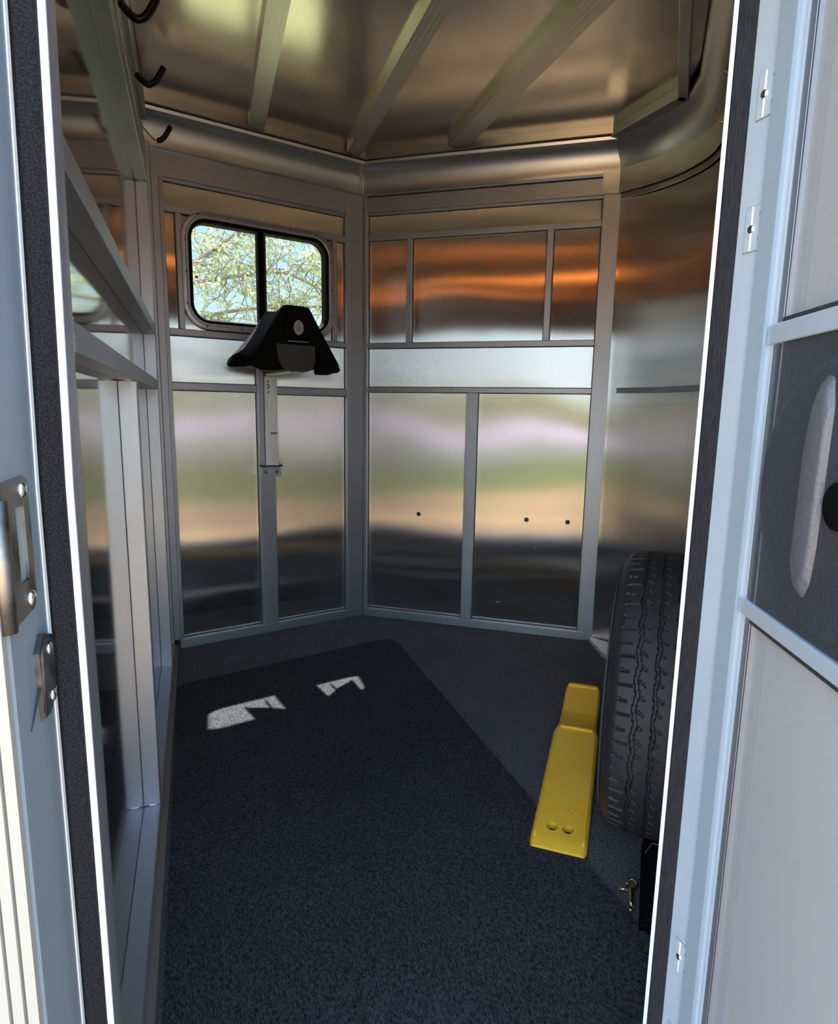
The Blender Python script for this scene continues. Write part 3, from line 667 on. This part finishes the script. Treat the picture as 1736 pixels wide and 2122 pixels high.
# front face: solid above, arched below between the skirts
sec = shell_section(1)
lower = [(.184, 1.170), (.13, 1.150), (.075, 1.150), (.071, 1.19), (.066, 1.225), (.035, 1.252), (-.035, 1.252), (-.066, 1.232), (-.076, 1.195), (-.084, 1.160), (-.14, 1.158), (-.192, 1.178)]
poly = sec + lower[1:-1]
bm = bmesh.new(); f0 = [bm.verts.new(at(WB, cs+s, z, .318)) for s, z in poly]; f1 = [bm.verts.new(at(WB, cs+s*.985, 1.20+(z-1.20)*.985, .330)) for s, z in poly]
bm.faces.new(f0); bm.faces.new(f1[::-1])
for j in range(len(poly)): bm.faces.new((f0[j], f0[(j+1) % len(poly)], f1[(j+1) % len(poly)], f1[j]))
bmesh.ops.triangulate(bm, faces=[f for f in bm.faces if len(f.verts) > 4]); rk('front_plate', bm, 'black')
# bulging pommel block with badge
pb = [(-.060, 1.275), (-.058, 1.33), (-.036, 1.395), (.040, 1.395), (.062, 1.33), (.064, 1.275)]
bm = bmesh.new(); a0 = [bm.verts.new(at(WB, cs+s, z, .325)) for s, z in pb]; a1 = [bm.verts.new(at(WB, cs+s*.86, 1.335+(z-1.335)*.86, .340)) for s, z in pb]
bm.faces.new(a1); bm.faces.new(a0[::-1])
for j in range(6): bm.faces.new((a0[j], a0[(j+1) % 6], a1[(j+1) % 6], a1[j]))
bevel(bm, .003); rk('pommel', bm, 'black')
bm = bmesh.new(); 
c0 = at(WB, cs+.003, 1.322, .3402); d_ = WB[1]; ringa = []
for rr, hh in ((1, 0), (1, .0015), (.9, .0022)):
    ringa.append([bm.verts.new(c0+d_*cos(2*pi*q/28)*.0195*rr+Vector((0, 0, sin(2*pi*q/28)*.0275*rr))+WB[2]*hh) for q in range(28)])
for x_, y_ in zip(ringa, ringa[1:]):
    for q in range(28): bm.faces.new((x_[q], x_[(q+1) % 28], y_[(q+1) % 28], y_[q]))
bm.faces.new(ringa[-1]); rk('badge', bm, 'badge')
bm = bmesh.new()
for pts in ([(-.006, .012), (.002, .015), (.008, .010), (.003, .004), (-.004, .003)], [(-.005, -.002), (.001, .004), (.006, -.004)], [(-.006, -.014), (-.001, -.006), (.005, -.013), (.007, -.006)], [(-.008, .004), (-.003, .010)], [(.0, .0), (-.005, -.010)]):
    tube(bm, [c0+d_*a+Vector((0, 0, b_))+WB[2]*.0024 for a, b_ in pts], .0011, 6)
rk('badge_emblem', bm, 'badge_mark')
bm = bmesh.new(); wb(bm, WB, cs-.036, cs+.046, 1.2695, 1.2725, .329, .3315); rk('moulded_line', bm, 'badge')
# lower socket block
bl = [(-.085, 1.258), (-.078, 1.20), (-.060, 1.168), (-.034, 1.160), (.034, 1.158), (.058, 1.168), (.072, 1.20), (.070, 1.258)]
bm = bmesh.new(); a0 = [bm.verts.new(at(WB, cs+s, z, .06)) for s, z in bl]; a1 = [bm.verts.new(at(WB, cs+s, z, .336)) for s, z in bl]
bm.faces.new(a1); bm.faces.new(a0[::-1])
for j in range(len(bl)): bm.faces.new((a0[j], a0[(j+1) % len(bl)], a1[(j+1) % len(bl)], a1[j]))
rk('socket', bm, 'black_grey')
for s in (-.13, .12):
    bm = bmesh.new(); wb(bm, WB, cs+s-.002, cs+s+.002, 1.176, 1.235, .10, .30); rk('rib', bm, 'black_grey')

# ------------------------------------------------------------------ bridle hooks
def bridle_hook(y, z, label, reach=1.0, wire=.35, dy=0.):
    h = empty('bridle_hook', (lwall(y, -.128), y, z)); tag(h, label, 'hook', 'black tipped bridle hooks on the left wall')
    h.rotation_euler = (0, 0, dy)
    bm = bmesh.new(); prism(bm, [(0, -.010), (.002, -.010), (.002, .010), (0, .010)], -.022, .022); finish('base_plate', bm, 'frame', h)
    P = smoothpath([(0, 0, .004), (.014*reach, 0, -.012), (.034*reach, 0, -.030), (.052*reach, 0, -.033), (.070*reach, 0, -.018), (.090*reach, 0, .016)], 7)
    n = int(len(P)*wire); bm = bmesh.new(); tube(bm, P[:n+2], .0024, 8); finish('wire', bm, 'steel', h, True)
    bm = bmesh.new(); tube(bm, P[n:], [.0062]+[.0085]*(len(P[n:])-2)+[.0078], 12, flat=1.25); finish('rubber_tip', bm, 'rubber', h, True)
bridle_hook(1.66, 1.905, 'nearest of the three black rubber-tipped hooks, at the top edge of the left wall', .95, .16)
bridle_hook(2.04, 1.94, 'middle of the three black rubber-tipped hooks high on the left wall', .95, .2)
bridle_hook(2.47, 1.955, 'farthest of the three black rubber-tipped hooks, beside the cove above the window', 1.0, .52)
# brass hooks on the curved side
def brass_hook(p, label, rz):
    h = empty('brass_hook', p, rz); tag(h, label, 'hook', 'brass hooks on the rounded corner')
    bm = bmesh.new(); tube(bm, smoothpath([(0, 0, 0), (-.004, 0, -.020), (-.014, 0, -.034), (-.028, 0, -.034), (-.038, 0, -.018), (-.040, 0, .004)], 5), .0024, 8); finish('bent_wire', bm, 'brass', h, True)
    bm = bmesh.new(); tube(bm, [(0.004, 0, 0), (-.002, 0, 0)], .006, 12); finish('screw_collar', bm, 'brass', h, True)
    return h
brass_hook((1.566, 1.655, 1.955), 'lower brass wire hook on the rounded corner beside the door frame', R(-42))
brass_hook((1.44, 1.51, 2.005), 'upper brass wire hook near the roof beside the door frame', R(-42))
for x_, y_, z_ in ((1.585, 1.745, 2.062), (1.52, 1.67, 2.072), (1.47, 1.61, 2.078)):
    bm = bmesh.new(); disc(bm, (x_, y_, z_), (-.5, .3, -.8), .004, .002, 10); finish('rivet', bm, 'chrome', wall_right)

# ------------------------------------------------------------------ spare tyre
TC = Vector((1.038, 1.175, .342)); TA = R(41)
tyre = empty('spare_tire', (TC.x, TC.y, 0), 0); tag(tyre, 'black spare trailer tire standing upright on the carpet against the right wall', 'tire')
tyre.rotation_euler = (0, 0, -TA)      # local Y = rolling direction, local X = axle
Rt = .342
def tri(x): x = x % 1; return 4*abs(x-.5)-1
bm = bmesh.new()
prof = []      # (axle x, radius) outer cross-section, left bead -> tread -> right bead
side = [(-.088, .192), (-.098, .205), (-.107, .235), (-.110, .265), (-.108, .290), (-.1025, .306), (-.0985, .309), (-.094, .318), (-.088, .327), (-.082, .3335)]
NWd = 56
tread = [(-.078+.156*i/NWd) for i in range(NWd+1)]
NT = 540
rings = []
grooves = [(-.039, .0043), (.0005, .0036), (.040, .0043)]
for ti in range(NT):
    th = 2*pi*ti/NT; ring = []
    prof_ = [(x, r, 0) for x, r in side]
    for x in tread:
        r = Rt-.006*(abs(x)/.078)**3; dep = 0
        for gi, (gx, gw) in enumerate(grooves):
            c = gx+.0028*tri(ti/NT*36+gi*.33)
            if abs(x-c) < gw: dep = .0075
        ph = (ti/NT*72) % 1
        if abs(x) > .050:                         # shoulder lugs
            if abs(ph-.5-(abs(x)-.06)*2.0) < .08 and abs(x) > (.058 if int(ti/NT*72) % 2 else .050): dep = max(dep, .006)
        else:                                     # diagonal sipes on the ribs
            sx = ((x+.039)/.0395) % 1
            q = (ph+sx*.8) % 1
            if (q < .11) and (sx < .45 or sx > .86): dep = max(dep, .004)
        prof_.append((x, r-dep, dep))
    prof_ += [(-x, r, 0) for x, r in side[::-1]]
    for x, r, dep in prof_: ring.append(bm.verts.new((x*.93, r*sin(th), TC.z+r*cos(th))))
    rings.append(ring)
for ti in range(NT):
    a, b_ = rings[ti], rings[(ti+1) % NT]
    for k_ in range(len(a)-1): bm.faces.new((a[k_], a[k_+1], b_[k_+1], b_[k_]))
    bm.faces.new((a[0], b_[0], b_[-1], a[-1]))
finish('tire_body', bm, 'tyre', tyre, autos=38)
bm = bmesh.new()
for sgn in (-1, 1):
    pr_ = [(.060, .085), (.075, .10), (.078, .15), (.094, .185), (.096, .194), (.088, .194)]
    rr = [[bm.verts.new((sgn*x, r*sin(2*pi*q/60), TC.z+r*cos(2*pi*q/60))) for q in range(60)] for x, r in pr_]
    for x_, y_ in zip(rr, rr[1:]):
        for q in range(60): bm.faces.new((x_[q], x_[(q+1) % 60], y_[(q+1) % 60], y_[q]))
finish('wheel_rim', bm, 'rim', tyre, autos=35)
bm = bmesh.new()
rr = [[bm.verts.new((-.1032, r*sin(2*pi*q/120), TC.z+r*cos(2*pi*q/120))) for q in range(120)] for r in (.294, .2965)]
rr2 = [[bm.verts.new((-.0988, r*sin(2*pi*q/120), TC.z+r*cos(2*pi*q/120))) for q in range(120)] for r in (.291, .3005)]
rs = [rr2[0], rr[0], rr[1], rr2[1]]
for x_, y_ in zip(rs, rs[1:]):
    for q in range(120): bm.faces.new((x_[q], x_[(q+1) % 120], y_[(q+1) % 120], y_[q]))
finish('rim_guard_line', bm, 'groove', tyre, autos=35)
random.seed(11)
for th, x_ in ((R(-62), .0), (R(-58), .03), (R(-60), .055)):
    pass

# ------------------------------------------------------------------ yellow ramp
ramp = empty('tire_ramp', (.89, 1.32, 0)); tag(ramp, 'yellow plastic tire-change ramp with two round holes, lying on carpet beside the spare tire', 'ramp')
# centreline stations: (t along, height, half width)
A0 = Vector((.733, 1.1015)); A1 = Vector((1.208, 1.715)); rd = (A1-A0).normalized(); rn = Vector((rd.y, -rd.x)); RL = (A1-A0).length
def rpt(t, u, z): p = A0+rd*(t*RL)+rn*u; return Vector((p.x, p.y, z))-Vector((.89, 1.32, 0))
def hwid(t): return .0665 if t < .63 else .0665-.009*min(1, (t-.63)/.06)
def hz(t):
    if t < .03: return .017+.006*t/.03
    if t < .64: return .023+(.058-.023)*(t-.03)/.61
    if t < .76: return .058-.006*sin((t-.64)/.12*pi/2)
    return .052+.034*((t-.76)/.24)**1.5
NTt = 60; NU = 24
bm = bmesh.new()
hole_c = [(.085, -.0195), (.085, .0175)]
HRr = .0105
top = [[None]*(NU+1) for _ in range(NTt+1)]
for i in range(NTt+1):
    for j in range(NU+1):
        t = i/NTt; u = (j/NU*2-1); hw = hwid(t)
        edge = max(0, abs(u)-.86)/.14
        z = hz(t)-.010*edge**1.6*(1 if hz(t) > .02 else .6)
        if t > .97: hw -= .006*(t-.97)/.03
        if t < .02: hw -= .005*(.02-t)/.02
        top[i][j] = bm.verts.new(rpt(t, u*hw, max(.004, z)))
for i in range(NTt):
    for j in range(NU): bm.faces.new((top[i][j], top[i+1][j], top[i+1][j+1], top[i][j+1])).material_index = 1 if i/NTt > .655 and i/NTt < .80 else 0
# sides and underside
per = [top[i][0] for i in range(NTt+1)]+[top[NTt][j] for j in range(1, NU+1)]+[top[i][NU] for i in range(NTt-1, -1, -1)]+[top[0][j] for j in range(NU-1, 0, -1)]
low = [bm.verts.new((v.co.x, v.co.y, .0102-.0092*min(1, max(0, (v.co.x+.05)/.30)))) for v in per]; n_ = len(per)
for k_ in range(n_): bm.faces.new((per[k_], per[(k_+1) % n_], low[(k_+1) % n_], low[k_]))
bm.faces.new(low)
body = finish('ramp_body', bm, ['yellow', 'yellow_worn', 'grime'], ramp, autos=45)
bm = bmesh.new()
for t, u in hole_c:
    c_ = rpt(t, u, 0); bmesh.ops.create_cone(bm, cap_ends=True, segments=28, radius1=.0135, radius2=.0135, depth=.2, matrix=Matrix.Translation((c_.x, c_.y, .09)))
cut = finish('cutter', bm, 'yellow_worn'); cut.location = ramp.location
md = body.modifiers.new('holes', 'BOOLEAN'); md.operation = 'DIFFERENCE'; md.object = cut; md.solver = 'EXACT'
bpy.context.view_layer.update()
nm_ = bpy.data.meshes.new_from_object(body.evaluated_get(bpy.context.evaluated_depsgraph_get())); body.modifiers.clear(); body.data = nm_; bpy.data.objects.remove(cut)
for t0, wd_, rr_, zz in ((.645, .050, .0055, .004), (.982, .050, .007, .0)):
    bm = bmesh.new(); tube(bm, [rpt(t0, -wd_, hz(t0)), rpt(t0, -wd_*.9, hz(t0)+zz), rpt(t0, wd_*.9, hz(t0)+zz), rpt(t0, wd_, hz(t0))], [rr_*.5, rr_, rr_, rr_*.5], 12); finish('cross_ridge', bm, 'yellow', ramp, True)
for side_ in (-1, 1):
    bm = bmesh.new(); tube(bm, [rpt(t, side_*(hwid(t)-.010), hz(t)-.0022) for t in [.03+.6*q/20 for q in range(21)]], .0032, 8); finish('edge_rib', bm, 'yellow', ramp, True)
for t, u, r_ in ((.17, -.02, .0016), (.172, .012, .002), (.18, .03, .0015), (.165, .045, .0018), (.19, -.01, .0012), (.4, .02, .0012), (.47, -.01, .001), (.16, .02, .001)):
    bm = bmesh.new(); disc(bm, rpt(t, u, hz(t)+.0003), (0, 0, 1), r_, .0003, 8); finish('scuff', bm, 'grime', ramp)

# ------------------------------------------------------------------ black strap bag and brass snap
bag = empty('folded_strap', (.885, .942, 0), R(-39.7)); tag(bag, 'folded black webbing strap tucked on the floor behind the right door frame', 'strap')
bm = bmesh.new()
for q in range(4):
    v_, f_ = prism(bm, [(-.036+q*.002, -.135+q*.004), (.03-q*.002, -.12), (.03-q*.003, .115-q*.004), (-.036+q*.001, .12-q*.006)], .003+q*.011, .0125+q*.011)
bevel(bm, .002); finish('webbing', bm, 'black', bag)
bm = bmesh.new(); tube(bm, [(-.03, .05, .046), (-.015, .085, .05), (.01, .09, .047)], .0008, 6); finish('loose_thread', bm, 'badge', bag)
snap = empty('brass_snap', (.818, .945, .006), R(-38)); snap.scale = (.85, .85, .85); tag(snap, 'small brass bolt snap lying on the carpet beside the black strap', 'snap clip')
bm = bmesh.new(); tube(bm, smoothpath([(0, -.040, .006), (.001, -.01, .007), (0, .012, .007)], 5), [.0055]*5+[.0065]*5+[.006], 12); finish('barrel', bm, 'brass', snap, True)
bm = bmesh.new(); tube(bm, smoothpath([(0, .012, .007), (.012, .022, .008), (.013, .038, .008), (.002, .048, .007), (-.009, .040, .007), (-.009, .026, .006)], 5), .0036, 10); finish('hook', bm, 'brass', snap, True)
bm = bmesh.new(); tube(bm, [(-.001, .0, .009), (-.016, -.001, .014), (-.028, -.004, .011)], [.003, .003, .004], 10); finish('thumb_tab', bm, 'brass', snap, True)
bm = bmesh.new(); tube(bm, [(0.008*cos(t), -.048+.008*sin(t), .005) for t in [2*pi*q/16 for q in range(17)]], .002, 8, cap=False); finish('swivel_ring', bm, 'brass', snap, True)

# ------------------------------------------------------------------ ceiling lamp just inside the door
lamp = empty('dome_lamp', (.30, .64, 2.0)); tag(lamp, 'small amber dome lamp on the wall above the doorway', 'lamp')
bm = bmesh.new(); prism(bm, [(-.09, -.018), (.09, -.018), (.09, .0), (-.09, .0)], -.035, .035); bevel(bm, .004); finish('lamp_base', bm, 'frame', lamp)
for dx in (-.05, .05):
    bm = bmesh.new(); bmesh.ops.create_uvsphere(bm, u_segments=16, v_segments=10, radius=.022, matrix=Matrix.Translation((dx, .012, 0))); finish('lamp_lens', bm, 'amber', lamp, True)

# ------------------------------------------------------------------ outside
bm = bmesh.new(); prism(bm, [(-90, -80), (90, -80), (90, 80), (-90, 80)], -.62, -.42); ground = struct(finish('ground', bm, 'ground'))
def hedge():
    random.seed(5); bm = bmesh.new(); n = 150; m_ = 7; g = []
    for i in range(n+1):
        x = -75+i; row = []
        for j in range(m_+1):
            a = pi*j/m_; h_ = 3.4+2.6*noise.noise(Vector((x*.13, 0, 3)))+1.2*noise.noise(Vector((x*.5, 1, 3)))
            row.append(bm.verts.new((x+random.uniform(-.3, .3), -64-2.4*cos(a)+random.uniform(-.3, .3), -.45+h_*sin(a)+random.uniform(-.25, .25)*sin(a))))
        g.append(row)
    for i in range(n):
        for j in range(m_): bm.faces.new((g[i][j], g[i+1][j], g[i+1][j+1], g[i][j+1]))
    h = finish('hedge', bm, 'hedge'); tag(h, 'long olive hedge across the far side of the yard, mirrored in the aluminium sheets', 'hedge', None, 'stuff')
M['hedge'] = mat('olive hedge leaves', (.16, .17, .05), .9, vary=(.7, (.36, .36, .10), .4, .62))
hedge()
def tree():
    random.seed(21)
    t = empty('tree', (-2.9, 6.6, -.42)); tag(t, 'leafy olive green tree with spreading branches seen through the window', 'tree')
    off = Vector((-2.9, 6.6, -.42)); wood = bmesh.new(); leaves = bmesh.new()
    tube(wood, [(0, 0, 0), (.05, .03, .9), (.0, .0, 1.7), (.1, -.05, 2.6), (.2, 0, 3.4), (.3, .1, 4.4)], [.22, .17, .15, .13, .10, .05], 12)
    limbs = [[(-2.9, 6.6, 1.1), (-1.8, 6.4, 1.35), (-.6, 6.2, 1.62), (.2, 6.15, 1.88), (.9, 6.2, 1.98), (1.5, 6.2, 2.02)],
             [(-2.85, 6.6, 1.3), (-1.5, 6.1, 1.75), (-.3, 5.9, 2.02), (.4, 5.9, 2.18), (.75, 5.95, 2.22), (1.2, 6.0, 2.05)],
             [(-2.8, 6.6, 1.6), (-1.4, 6.3, 1.85), (-.4, 6.2, 2.1), (.1, 6.2, 2.42), (.5, 6.2, 2.75), (.9, 6.2, 3.1)],
             [(-2.7, 6.6, 2.2), (-1.2, 6.5, 2.5), (-.2, 6.4, 2.68), (.7, 6.4, 2.78), (1.5, 6.4, 2.72), (2.1, 6.4, 2.6)],
             [(-2.7, 6.6, 2.6), (-1.5, 6.8, 3.0), (-.3, 6.9, 3.2), (.8, 6.9, 3.3), (1.8, 6.9, 3.1)],
             [(-2.9, 6.6, 2.0), (-3.7, 6.2, 2.4), (-4.6, 6.0, 2.7), (-5.4, 5.9, 2.9)],
             [(-2.8, 6.7, 3.2), (-2.4, 7.4, 3.8), (-1.8, 8.0, 4.3)], [(-2.7, 6.6, 3.4), (-3.4, 7.2, 4.0), (-4.0, 7.4, 4.5)]]
    def leaf(p, d):
        ln = random.uniform(.035, .060); wd = ln*.15; d = d.normalized(); a = d.cross(Vector((random.uniform(-1, 1), random.uniform(-1, 1), random.uniform(-1, 1)))).normalized()
        q = [p, p+d*ln*.45+a*wd, p+d*ln, p+d*ln*.45-a*wd]
        leaves.faces.new([leaves.verts.new(x-off) for x in q])
    def twig(p, d, ln, r, lv):
        d = d.normalized(); pts = [p]; n = 5
        for i in range(n):
            d = (d+Vector((random.gauss(0, .22), random.gauss(0, .22), random.gauss(-.05, .2)))).normalized(); pts.append(pts[-1]+d*ln/n)
        tube(wood, [x-off for x in pts], [r*(1-.7*i/n) for i in range(n+1)], 5, cap=False)
        if lv > 0:
            for i in range(1, n+1):
                for _ in range(random.choice((1, 1, 2))):
                    twig(pts[i], d*.5+Vector((random.gauss(0, .8), random.gauss(0, .8), random.gauss(-.1, .7))), ln*random.uniform(.4, .65), r*.5, lv-1)
        else:
            for i in range(1, n+1):
                for _ in range(2 if random.random() < .85 else 3): leaf(pts[i]+Vector((random.gauss(0, .006), random.gauss(0, .006), 0)), d*.6+Vector((random.gauss(0, .7), random.gauss(0, .7), random.gauss(-.45, .5))))
    for li, L in enumerate(limbs):
        P = smoothpath(L, 6); r0 = .028 if li < 5 else .05
        tube(wood, [p-off for p in P], [r0*(1-.72*i/len(P)) for i in range(len(P))], 8)
        for i in range(3 if li > 4 else 6, len(P)):
            for _ in range(2): twig(P[i], Vector((random.gauss(.2, .6), random.gauss(0, .8), random.gauss(-.05, .9))), random.uniform(.28, .5), .0065, 1)
    finish('trunk_and_branches', wood, 'bark', t, True)
    f = finish('foliage', leaves, 'leaf', t); f['kind'] = 'stuff'
tree()
